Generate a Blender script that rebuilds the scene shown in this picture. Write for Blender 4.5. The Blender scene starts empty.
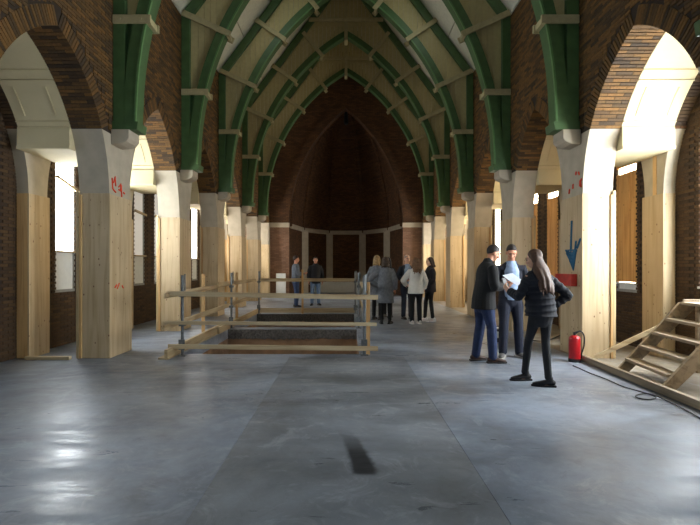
import bpy, bmesh, math, random
from mathutils import Vector, Matrix, Euler
random.seed(7)
S = bpy.context.scene
COL = S.collection
PI = math.pi

# ------------------------------------------------------------------ camera, world, light, exposure
F = 480.0                       # focal length in pixels of the 700 px wide frame
CH = 1.4                        # camera height
cam = bpy.data.cameras.new('camera'); camo = bpy.data.objects.new('camera', cam); COL.objects.link(camo)
camo.location = (0, 0, CH); camo.rotation_euler = (PI/2, 0, 0)
cam.sensor_width = 36; cam.lens = F/700*36
cam.shift_x = 4/700; cam.shift_y = 4.5/700; cam.clip_start = .05; cam.clip_end = 200
S.camera = camo
w = bpy.data.worlds.new('world'); S.world = w; w.use_nodes = True
w.node_tree.nodes['Background'].inputs[0].default_value = (.5, .6, .8, 1)
w.node_tree.nodes['Background'].inputs[1].default_value = .3
S.view_settings.view_transform = 'Standard'; S.view_settings.look = 'None'
S.view_settings.exposure = 0.0; S.view_settings.gamma = 1; S.view_settings.use_curve_mapping = False
S.cycles.max_bounces = 8; S.cycles.diffuse_bounces = 5
S.cycles.sample_clamp_indirect = 6

WARM = (1, .84, .60); NEUT = (1, .96, .9); COOL = (.66, .81, 1); DAY = (.90, .96, 1)
# daylight through each aisle window: (side, bay) -> (colour, strength)
WIN = {
 (-1,-2): (COOL, 8), (-1,-1): (COOL, 8), (-1,0): (COOL, 1.0), (-1,1): (DAY, 28), (-1,2): (NEUT, .25), (-1,3): (NEUT, 18), (-1,4): (NEUT, 9), (-1,5): (NEUT, 24),
 (1,-2): (COOL, 8), (1,-1): (COOL, 12), (1,0): (DAY, 46), (1,1): (WARM, 18), (1,2): (WARM, 40), (1,3): (WARM, 14), (1,4): (WARM, 11), (1,5): (NEUT, 24)}
REAR_FILL = ((.5, .7, 1), .5)  # glow of the added rear window, cool fill over the floor
SKYL = ((.9, 1, .95), 6)

# ------------------------------------------------------------------ materials
def lin(h):
    h = h.lstrip('#'); out = []
    for i in (0, 2, 4):
        c = int(h[i:i+2], 16)/255
        out.append(c/12.92 if c <= .04045 else ((c+.055)/1.055)**2.4)
    return (*out, 1)
MAT = {}
def nodes(name):
    m = bpy.data.materials.new(name); m.use_nodes = True
    nt = m.node_tree; b = nt.nodes['Principled BSDF']
    return m, nt, b
def N(nt, t, **kw):
    n = nt.nodes.new(t)
    for k, v in kw.items():
        if k.startswith('i_'): n.inputs[k[2:].replace('_', ' ')].default_value = v
        else: setattr(n, k, v)
    return n
def mixc(nt, fac, a, b, mode='MIX'):
    n = nt.nodes.new('ShaderNodeMix'); n.data_type = 'RGBA'; n.blend_type = mode
    for s, v in ((0, fac), (6, a), (7, b)):
        if isinstance(v, (int, float)): n.inputs[s].default_value = v
        elif isinstance(v, tuple): n.inputs[s].default_value = v
        else: nt.links.new(v, n.inputs[s])
    return n.outputs[2]
def ramp(nt, src, stops):
    r = nt.nodes.new('ShaderNodeValToRGB')
    while len(r.color_ramp.elements) < len(stops): r.color_ramp.elements.new(.5)
    for e, (p, c) in zip(r.color_ramp.elements, stops):
        e.position = p; e.color = c if len(c) == 4 else (*c, 1)
    nt.links.new(src, r.inputs[0]); return r.outputs[0]
def bump(nt, b, src, strength, dist=.01):
    n = N(nt, 'ShaderNodeBump'); n.inputs['Strength'].default_value = strength; n.inputs['Distance'].default_value = dist
    nt.links.new(src, n.inputs['Height']); nt.links.new(n.outputs[0], b.inputs['Normal'])
def simple(name, col, rough=.7, metal=0, var=.15, scale=12, bmp=.1, coords='Object'):
    if name in MAT: return MAT[name]
    m, nt, b = nodes(name); c = lin(col)
    tc = N(nt, 'ShaderNodeTexCoord'); no = N(nt, 'ShaderNodeTexNoise', i_Scale=scale, i_Detail=4.0)
    nt.links.new(tc.outputs[coords], no.inputs['Vector'])
    lo = tuple(x*(1-var) for x in c[:3]) + (1,); hi = tuple(min(1, x*(1+var)) for x in c[:3]) + (1,)
    nt.links.new(ramp(nt, no.outputs['Fac'], [(.3, lo), (.7, hi)]), b.inputs['Base Color'])
    b.inputs['Roughness'].default_value = rough; b.inputs['Metallic'].default_value = metal
    if bmp: bump(nt, b, no.outputs['Fac'], bmp)
    MAT[name] = m; return m
def emis(name, col, st):
    if name in MAT: return MAT[name]
    m, nt, b = nodes(name)
    b.inputs['Base Color'].default_value = (.8, .8, .8, 1)
    b.inputs['Emission Color'].default_value = (*col, 1); b.inputs['Emission Strength'].default_value = st
    MAT[name] = m; return m
def brickmat(name, cols, mort=False):
    # one brick per mesh island or per object: tone varies from brick to brick
    m, nt, b = nodes(name)
    g = N(nt, 'ShaderNodeNewGeometry'); oi = N(nt, 'ShaderNodeObjectInfo')
    ad = N(nt, 'ShaderNodeMath', operation='ADD'); fr = N(nt, 'ShaderNodeMath', operation='FRACT')
    nt.links.new(g.outputs['Random Per Island'], ad.inputs[0]); nt.links.new(oi.outputs['Random'], ad.inputs[1])
    nt.links.new(ad.outputs[0], fr.inputs[0])
    base = ramp(nt, fr.outputs[0], [(i/(len(cols)-1), lin(c)) for i, c in enumerate(cols)])
    no = N(nt, 'ShaderNodeTexNoise', i_Scale=35.0, i_Detail=5.0); nt.links.new(g.outputs['Position'], no.inputs['Vector'])
    nt.links.new(mixc(nt, .6, base, ramp(nt, no.outputs['Fac'], [(.3, (.45, .45, .45)), (.7, (1, 1, 1))]), 'MULTIPLY'), b.inputs['Base Color'])
    b.inputs['Roughness'].default_value = .85; bump(nt, b, no.outputs['Fac'], .4)
    MAT[name] = m; return m
def brickpattern(name, c1, c2, mort):
    # courses too far away to tell apart
    m, nt, b = nodes(name)
    g = N(nt, 'ShaderNodeNewGeometry'); sx = N(nt, 'ShaderNodeSeparateXYZ'); cb = N(nt, 'ShaderNodeCombineXYZ')
    nt.links.new(g.outputs['Position'], sx.inputs[0])
    ad = N(nt, 'ShaderNodeMath', operation='ADD'); nt.links.new(sx.outputs[0], ad.inputs[0]); nt.links.new(sx.outputs[1], ad.inputs[1])
    nt.links.new(ad.outputs[0], cb.inputs[0]); nt.links.new(sx.outputs[2], cb.inputs[1])
    br = N(nt, 'ShaderNodeTexBrick', i_Scale=1.0); br.inputs['Mortar Size'].default_value = .006
    br.inputs['Brick Width'].default_value = .22; br.inputs['Row Height'].default_value = .065
    br.inputs['Color1'].default_value = lin(c1); br.inputs['Color2'].default_value = lin(c2); br.inputs['Mortar'].default_value = lin(mort)
    nt.links.new(cb.outputs[0], br.inputs['Vector'])
    no = N(nt, 'ShaderNodeTexNoise', i_Scale=1.2, i_Detail=6.0); nt.links.new(g.outputs['Position'], no.inputs['Vector'])
    nt.links.new(mixc(nt, .5, br.outputs['Color'], ramp(nt, no.outputs['Fac'], [(.3, (.5, .5, .5)), (.7, (1, 1, 1))]), 'MULTIPLY'), b.inputs['Base Color'])
    b.inputs['Roughness'].default_value = .9; bump(nt, b, br.outputs['Fac'], -.4)
    MAT[name] = m; return m
def woodmat(name, c1, c2, knot, scale=1.0, axis=2, knots=True, rough=.6):
    m, nt, b = nodes(name)
    g = N(nt, 'ShaderNodeNewGeometry'); oi = N(nt, 'ShaderNodeObjectInfo')
    mp = N(nt, 'ShaderNodeMapping'); sc = [14*scale]*3; sc[axis] = .8*scale; mp.inputs['Scale'].default_value = sc
    ofs = N(nt, 'ShaderNodeVectorMath', operation='MULTIPLY_ADD')
    cbx = N(nt, 'ShaderNodeCombineXYZ'); nt.links.new(oi.outputs['Random'], cbx.inputs[0]); nt.links.new(oi.outputs['Random'], cbx.inputs[2])
    ofs.inputs[1].default_value = (31, 31, 31); nt.links.new(cbx.outputs[0], ofs.inputs[0]); nt.links.new(g.outputs['Position'], ofs.inputs[2])
    nt.links.new(ofs.outputs[0], mp.inputs['Vector'])
    no = N(nt, 'ShaderNodeTexNoise', i_Scale=1.0, i_Detail=6.0, i_Distortion=.6); nt.links.new(mp.outputs[0], no.inputs['Vector'])
    col = ramp(nt, no.outputs['Fac'], [(.32, lin(c2)), (.55, lin(c1)), (.75, lin(c1))])
    if knots:
        mk = N(nt, 'ShaderNodeMapping'); s2 = [11.0]*3; s2[axis] = 7.0; mk.inputs['Scale'].default_value = s2
        nt.links.new(ofs.outputs[0], mk.inputs['Vector'])
        vo = N(nt, 'ShaderNodeTexVoronoi', i_Scale=1.0); nt.links.new(mk.outputs[0], vo.inputs['Vector'])
        k = ramp(nt, vo.outputs['Distance'], [(.07, (1, 1, 1)), (.13, (0, 0, 0))])
        col = mixc(nt, k, col, lin(knot))
    tn = N(nt, 'ShaderNodeTexNoise', i_Scale=1.7, i_Detail=4.0); nt.links.new(ofs.outputs[0], tn.inputs['Vector'])
    col = mixc(nt, .5, col, ramp(nt, tn.outputs['Fac'], [(.3, (.7, .68, .66)), (.65, (1, 1, 1))]), 'MULTIPLY')
    nt.links.new(col, b.inputs['Base Color']); b.inputs['Roughness'].default_value = rough
    bump(nt, b, no.outputs['Fac'], .15)
    MAT[name] = m; return m
def floormat(name, a, bcol, spec_r=(.22, .6), burn=False):
    m, nt, b = nodes(name)
    g = N(nt, 'ShaderNodeNewGeometry')
    n1 = N(nt, 'ShaderNodeTexNoise', i_Scale=.7, i_Detail=8.0, i_Roughness=.65, i_Distortion=.4)
    n2 = N(nt, 'ShaderNodeTexNoise', i_Scale=6.0, i_Detail=8.0, i_Roughness=.7)
    mp = N(nt, 'ShaderNodeMapping'); mp.inputs['Scale'].default_value = (.6, 3.2, 1); mp.inputs['Rotation'].default_value = (0, 0, .2)
    n3 = N(nt, 'ShaderNodeTexNoise', i_Scale=1.5, i_Detail=8.0, i_Roughness=.7, i_Distortion=1.0)
    nt.links.new(g.outputs['Position'], mp.inputs['Vector']); nt.links.new(mp.outputs[0], n3.inputs['Vector'])
    for n in (n1, n2): nt.links.new(g.outputs['Position'], n.inputs['Vector'])
    col = ramp(nt, n1.outputs['Fac'], [(.32, lin(bcol)), (.62, lin(a))])
    col = mixc(nt, .55, col, ramp(nt, n2.outputs['Fac'], [(.3, (.72, .72, .72)), (.65, (1, 1, 1))]), 'MULTIPLY')
    col = mixc(nt, .5, col, ramp(nt, n3.outputs['Fac'], [(.3, (.62, .61, .6)), (.6, (1, 1, 1))]), 'MULTIPLY')
    vo = N(nt, 'ShaderNodeTexVoronoi', feature='DISTANCE_TO_EDGE', i_Scale=.55)
    ds = N(nt, 'ShaderNodeVectorMath', operation='MULTIPLY_ADD'); ds.inputs[1].default_value = (.5, .5, 0)
    nt.links.new(n2.outputs['Color'], ds.inputs[0]); nt.links.new(g.outputs['Position'], ds.inputs[2]); nt.links.new(ds.outputs[0], vo.inputs['Vector'])
    crack = ramp(nt, vo.outputs['Distance'], [(.002, (.75, .75, .75)), (.008, (1, 1, 1))])
    col = mixc(nt, .35, col, crack, 'MULTIPLY')
    n4 = N(nt, 'ShaderNodeTexNoise', i_Scale=2.4, i_Detail=10.0, i_Roughness=.75, i_Distortion=1.6); nt.links.new(g.outputs['Position'], n4.inputs['Vector'])
    col = mixc(nt, ramp(nt, n4.outputs['Fac'], [(.52, (0, 0, 0)), (.75, (.55, .55, .55))]), col, lin('#b9bdc4'))
    col = mixc(nt, ramp(nt, n4.outputs['Fac'], [(.25, (.5, .5, .5)), (.42, (0, 0, 0))]), col, lin('#4e4d4c'))
    rr = ramp(nt, n3.outputs['Fac'], [(.3, (spec_r[0],)*3), (.7, (spec_r[1],)*3)])
    if burn:
        # a soot smear with a shape of its own on the slab
        sx = N(nt, 'ShaderNodeSeparateXYZ'); nt.links.new(g.outputs['Position'], sx.inputs[0])
        def mth(op, x, y=None, z=None):
            n = N(nt, 'ShaderNodeMath', operation=op)
            for i, v in enumerate((x, y, z)):
                if v is None: continue
                if isinstance(v, (int, float)): n.inputs[i].default_value = v
                else: nt.links.new(v, n.inputs[i])
            return n.outputs[0]
        t = mth('DIVIDE', mth('SUBTRACT', sx.outputs[1], 3.24), 1.05)           # 0 near end .. 1 far end
        cx = mth('ADD', .125, mth('MULTIPLY', mth('POWER', mth('MAXIMUM', t, .001), 1.6), -.19))
        wd = mth('ADD', .088, mth('MULTIPLY', t, -.03))
        wob = mth('MULTIPLY', mth('SUBTRACT', n2.outputs['Fac'], .5), .09)
        dx = mth('DIVIDE', mth('ABSOLUTE', mth('ADD', mth('SUBTRACT', sx.outputs[0], cx), wob)), wd)
        sm = N(nt, 'ShaderNodeMapRange', interpolation_type='SMOOTHSTEP'); sm.inputs[1].default_value = 1.25; sm.inputs[2].default_value = .65
        nt.links.new(dx, sm.inputs[0])
        s1 = N(nt, 'ShaderNodeMapRange', interpolation_type='SMOOTHSTEP'); s1.inputs[1].default_value = -.03; s1.inputs[2].default_value = .03
        nt.links.new(mth('ADD', t, wob), s1.inputs[0])
        s2 = N(nt, 'ShaderNodeMapRange', interpolation_type='SMOOTHSTEP'); s2.inputs[1].default_value = 1.0; s2.inputs[2].default_value = .25
        nt.links.new(t, s2.inputs[0])
        k = mth('MULTIPLY', mth('MULTIPLY', sm.outputs[0], s1.outputs[0]), s2.outputs[0])
        col = mixc(nt, mth('MULTIPLY', k, .9), col, lin('#15161b'))
    nt.links.new(col, b.inputs['Base Color']); nt.links.new(rr, b.inputs['Roughness'])
    bump(nt, b, n2.outputs['Fac'], .12)
    MAT[name] = m; return m

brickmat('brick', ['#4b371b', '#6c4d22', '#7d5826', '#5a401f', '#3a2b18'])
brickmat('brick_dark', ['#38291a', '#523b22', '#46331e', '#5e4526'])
simple('mortar', '#33281e', .95)
brickpattern('brick_far', '#6e4a2c', '#523620', '#34281c')
brickpattern('brick_pier', '#94705a', '#7c5c48', '#665646')
simple('plaster', '#cdbf98', .8, var=.05, scale=3, bmp=.05)
simple('stone', '#b3a894', .85, var=.09, scale=5, bmp=.12)
simple('cream', '#bcae7e', .7, var=.06)
simple('cream_strap', '#b0a47c', .7, var=.1)
simple('roof_board', '#d6d2c0', .75, var=.06)
simple('green', '#46633a', .5, var=.15, scale=6)
simple('green_light', '#5c8250', .5, var=.1)
woodmat('ply', '#c8b18c', '#b39a72', '#6b4426')
woodmat('ply_pale', '#d3bb92', '#c0a274', '#80582e')
woodmat('plank_x', '#cab793', '#a98f68', '#80522c', axis=0, knots=False)
woodmat('plank_y', '#b8a37e', '#947a54', '#80522c', axis=1, knots=False)
woodmat('plank_z', '#d9b27a', '#b98a52', '#80522c', axis=2, knots=False)
woodmat('plank_grey', '#9c8a70', '#75654f', '#4a3a2c', axis=1, knots=False)
woodmat('board_warm', '#d9a55e', '#b87f3c', '#7a4a22', axis=2)
floormat('floor_side', '#98a2b1', '#60656d')
floormat('floor_centre', '#8d9299', '#5f6165', burn=True)
floormat('floor_aisle', '#b3a894', '#84796a', (.6, .85))
simple('slab_edge', '#5e5a56', .95, var=.45, scale=25, bmp=1.0)
simple('pit_wall', '#96775b', .9, var=.25, scale=4, bmp=.3)
simple('steel', '#707476', .5, .6, var=.25, scale=20)
simple('iron', '#2b2b2b', .5, .6)
simple('white_sheet', '#dfe3e2', .6, var=.04)
simple('rubber', '#0e0e0f', .5)
simple('red_paint', '#a30f18', .3, var=.06)
simple('red_panel', '#b32414', .5, var=.2)
simple('spray_orange', '#e2421c', .7)
simple('spray_blue', '#1f5e80', .7)
simple('paper', '#b4bcc8', .7, var=.02)
simple('window_frame', '#8d8f8c', .6)

# ------------------------------------------------------------------ mesh helpers
class MB:
    def __init__(s): s.v = []; s.f = []
    def add(s, vs, fs):
        o = len(s.v); s.v += [tuple(v) for v in vs]; s.f += [tuple(i+o for i in f) for f in fs]; return s
    def box(s, a, b, m=None):
        x0, y0, z0 = a; x1, y1, z1 = b
        vs = [Vector(p) for p in ((x0,y0,z0),(x1,y0,z0),(x1,y1,z0),(x0,y1,z0),(x0,y0,z1),(x1,y0,z1),(x1,y1,z1),(x0,y1,z1))]
        if m: vs = [m @ v for v in vs]
        return s.add(vs, [(0,3,2,1),(4,5,6,7),(0,1,5,4),(1,2,6,5),(2,3,7,6),(3,0,4,7)])
    def prism(s, poly, axis, a, b):
        # poly: 2D points of the other two axes in order
        def P(p, t):
            return {0: (t, p[0], p[1]), 1: (p[0], t, p[1]), 2: (p[0], p[1], t)}[axis]
        n = len(poly); vs = [P(p, a) for p in poly] + [P(p, b) for p in poly]
        fs = [tuple(range(n)), tuple(range(2*n-1, n-1, -1))] + [(i, (i+1) % n, n+(i+1) % n, n+i) for i in range(n)]
        return s.add(vs, fs)
    def strip(s, lo, hi, axis, a, b):
        # solid between two polylines (same count), extruded along axis
        for i in range(len(lo)-1): s.prism([lo[i], lo[i+1], hi[i+1], hi[i]], axis, a, b)
        return s
    def beam(s, p, q, wa, wb, up=(0, 0, 1)):
        p = Vector(p); q = Vector(q); d = (q-p); L = d.length; d.normalize(); u = Vector(up)
        sd = d.cross(u)
        if sd.length < 1e-4: sd = d.cross(Vector((0, 1, 0)))
        sd.normalize(); u = sd.cross(d)
        m = Matrix((sd, d, u)).transposed().to_4x4(); m.translation = p
        return s.box((-wa/2, 0, -wb/2), (wa/2, L, wb/2), m)
    def tube(s, pts, rad, side=(1, 0, 0), n=12, cap=True):
        pts = [Vector(p) for p in pts]; k = len(pts)
        rad = [r if isinstance(r, tuple) else (r, r) for r in (rad if isinstance(rad, (list, tuple)) and not (isinstance(rad, tuple)) else [rad]*k)]
        if cap:
            t0 = (pts[0]-pts[1]).normalized(); t1 = (pts[-1]-pts[-2]).normalized(); r0 = min(rad[0]); r1 = min(rad[-1])
            pts = [pts[0]+t0*r0*.55] + pts + [pts[-1]+t1*r1*.55]
            rad = [(rad[0][0]*.6, rad[0][1]*.6)] + rad + [(rad[-1][0]*.6, rad[-1][1]*.6)]; k += 2
        o = len(s.v); prev = Vector(side)
        for i, p in enumerate(pts):
            t = (pts[min(i+1, k-1)]-pts[max(i-1, 0)]).normalized()
            sd = prev - t*prev.dot(t)
            if sd.length < .05: sd = t.orthogonal()
            sd.normalize(); f = t.cross(sd); prev = sd
            for j in range(n):
                a = 2*PI*j/n; s.v.append(tuple(p + sd*(rad[i][0]*math.cos(a)) + f*(rad[i][1]*math.sin(a))))
        for i in range(k-1):
            for j in range(n):
                s.f.append((o+i*n+j, o+i*n+(j+1) % n, o+(i+1)*n+(j+1) % n, o+(i+1)*n+j))
        s.f.append(tuple(o+j for j in range(n-1, -1, -1))); s.f.append(tuple(o+(k-1)*n+j for j in range(n)))
        return s
    def ell(s, c, r, m=None, n=14, k=9):
        c = Vector(c); vs = []; o = len(s.v)
        for i in range(1, k):
            ph = PI*i/k
            for j in range(n):
                a = 2*PI*j/n; vs.append(Vector((r[0]*math.sin(ph)*math.cos(a), r[1]*math.sin(ph)*math.sin(a), r[2]*math.cos(ph))) + c)
        vs += [c+Vector((0, 0, r[2])), c-Vector((0, 0, r[2]))]
        if m: vs = [m @ v for v in vs]
        fs = []
        for i in range(k-2):
            for j in range(n): fs.append((i*n+j, (i+1)*n+j, (i+1)*n+(j+1) % n, i*n+(j+1) % n))
        T = (k-1)*n
        for j in range(n): fs.append((T, j, (j+1) % n)); fs.append((T+1, (k-2)*n+(j+1) % n, (k-2)*n+j))
        return s.add(vs, fs)
    def xf(s, m): s.v = [tuple(m @ Vector(v)) for v in s.v]; return s
    def mesh(s, name, fix=True):
        me = bpy.data.meshes.new(name); me.from_pydata(s.v, [], s.f)
        if fix:
            bm = bmesh.new(); bm.from_mesh(me); bmesh.ops.recalc_face_normals(bm, faces=bm.faces); bm.to_mesh(me); bm.free()
        return me
    def build(s, name, mat, parent=None, smooth=False, bevel=0, remesh=0, sm=4, fix=True):
        me = s.mesh(name, fix); me.materials.append(MAT[mat] if isinstance(mat, str) else mat)
        o = bpy.data.objects.new(name, me); COL.objects.link(o); o.parent = parent
        if bevel:
            b = o.modifiers.new('bevel', 'BEVEL'); b.width = bevel; b.segments = 2; b.limit_method = 'ANGLE'
        if remesh:
            r = o.modifiers.new('remesh', 'REMESH'); r.mode = 'VOXEL'; r.voxel_size = remesh; r.use_smooth_shade = True
            k = o.modifiers.new('smooth', 'SMOOTH'); k.iterations = sm; k.factor = .5
        if smooth or remesh: me.polygons.foreach_set('use_smooth', [True]*len(me.polygons))
        return o
def empty(name, loc=(0, 0, 0), rz=0):
    o = bpy.data.objects.new(name, None); COL.objects.link(o); o.location = loc; o.rotation_euler = (0, 0, rz); o.empty_display_size = .1
    return o
def tag(o, label=None, cat=None, group=None, kind=None):
    if label: o['label'] = label
    if cat: o['category'] = cat
    if group: o['group'] = group
    if kind: o['kind'] = kind
    return o
def struct(o): o['kind'] = 'structure'; return o
_cube = MB().box((-.5, -.5, -.5), (.5, .5, .5)).mesh('brick')
_cubes = {}
def cube_mesh(mat):
    if mat not in _cubes:
        c = _cube.copy(); c.materials.append(MAT[mat]); _cubes[mat] = c
    return _cubes[mat]
def px(p):
    x, y, z = p
    if y < .3: return None
    return 346 + x*F/y, 267 - (z-CH)*F/y
def lay_bricks(lst, parent, mat, limit=290):
    # lst: (centre, size, rotation about x). The largest in view become parts, the rest one joined part
    sc = []
    for b in lst:
        q = px(b[0]); s = -1
        if q and -6 < q[0] < 706 and -6 < q[1] < 531: s = (b[1][0]+b[1][1])*b[1][2]/b[0][1]**2 * (abs(b[0][0])/b[0][1])
        sc.append(s)
    order = sorted(range(len(lst)), key=lambda i: -sc[i]); top = [i for i in order[:limit] if sc[i] > 0]
    me = cube_mesh(mat)
    for i in top:
        c, sz, rx = lst[i]; o = bpy.data.objects.new('brick', me); COL.objects.link(o); o.parent = parent
        o.location = c; o.scale = sz; o.rotation_euler = (rx, 0, 0)
    tset = set(top); mb = MB()
    for i, (c, sz, rx) in enumerate(lst):
        if i in tset: continue
        m = Matrix.Translation(c) @ Matrix.Rotation(rx, 4, 'X')
        mb.box((-sz[0]/2, -sz[1]/2, -sz[2]/2), (sz[0]/2, sz[1]/2, sz[2]/2), m)
    if mb.v:
        o = mb.build('brick_courses', mat, parent, fix=False); o['kind'] = 'stuff'

# ------------------------------------------------------------------ building dimensions
BAY = 3.1; PL = .70; Y1 = 7.38                # bay length, pillar length along the nave, front of the first pillar in view
XN, XI, XP, XO = 3.64, 4.10, 4.88, 5.06       # nave face, aisle face of the pillar, pilaster face, outer wall
SPR = 3.46                                    # where stone ends and brick starts
A = (BAY-PL)/2; ZS = 2.5; ZA = 4.45; R = (A*A+(ZA-ZS)**2)/(2*A); XC = A-R
WH = 7.0; RIDGE = 11.85; YE = Y1+5*BAY-.05; YB = -3.3
PF0 = {0: 4.05, -1: .75, -2: -2.55, -3: -5.85}    # the bays beside and behind the camera are a little longer
def pf(k): return Y1+BAY*(k-1) if k >= 1 else PF0[k]     # front of pillar k
def bay_half(k): return (pf(k+1)-pf(k)-PL)/2
def bc(k): return pf(k)+PL+bay_half(k)            # centre of bay k (between pillar k and k+1)
def arc(k):
    a = bay_half(k); r = (a*a+(ZA-ZS)**2)/(2*a); return r, a-r
def arch(k, z0=SPR, n=12, dr=0):
    R, XC = arc(k)
    # right half from the springing to the apex: (dy, z)
    t0 = math.asin((z0-ZS)/R); t1 = math.acos(-XC/R)
    return [(XC+(R+dr)*math.cos(t0+(t1-t0)*i/n), ZS+(R+dr)*math.sin(t0+(t1-t0)*i/n)) for i in range(n+1)]
KS = range(-2, 6)                             # bays built

# ------------------------------------------------------------------ floor and pits
HX0, HX1 = -2.65, .24
H1 = (7.72, 10.8); H2 = (11.2, 14.3)
def slab(name, mat, x0, x1, y0, y1, parent=None, z0=-.2, z1=0):
    return MB().box((x0, y0, z0), (x1, y1, z1)).build(name, mat, parent)
fl = MB()
SX = 3.55
fl.box((-SX, YB, -.2), (-.88, 7.5, 0)); fl.box((.90, YB, -.2), (SX, 7.5, 0))
fl.box((-SX, 7.5, -.2), (HX0, H2[1], 0)); fl.box((HX1, 7.5, -.2), (SX, H2[1], 0))
fl.box((HX0, 7.5, -.2), (HX1, H1[0], 0)); fl.box((HX0, H1[1], -.2), (HX1, H2[0], 0)); fl.box((-SX, H2[1], -.2), (SX, YE+7.5, 0))
floor = struct(fl.build('floor', 'floor_side'))
slab('slab', 'floor_centre', -.878, .897, YB, 7.5, floor, -.2, -.001)
for s in (-1, 1):
    a, b = sorted((s*(SX+.001), s*(XO+.25)))
    slab('aisle_floor', 'floor_aisle' if s > 0 else 'floor_side', a, b, YB, YE, floor, -.2, -.004)
pit = MB()
for y0, y1 in (H1, H2):
    pit.box((HX0-.1, y0-.1, -2.4), (HX1+.1, y0, -.2)); pit.box((HX0-.1, y1, -2.4), (HX1+.1, y1+.1, -.2))
    pit.box((HX0-.1, y0, -2.4), (HX0, y1, -.2)); pit.box((HX1, y0, -2.4), (HX1+.1, y1, -.2)); pit.box((HX0-.1, y0-.1, -2.5), (HX1+.1, y1+.1, -2.4))
pit.build('pit', 'pit_wall', floor)
for y0, y1 in (H1, H2):                       # broken concrete edges of the slab
    e = MB(); n = 46
    for yy in (y1,):
        top = []; bot = []
        for i in range(n+1):
            x = HX0+(HX1-HX0)*i/n; top.append((x, -.004)); bot.append((x, -.205-random.random()*.03))
        for i in range(n):
            d0 = .012+random.random()*.02
            e.prism([bot[i], bot[i+1], top[i+1], top[i]], 1, yy-d0, yy+.01)
    e.build('broken_edge', 'slab_edge', floor)

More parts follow.
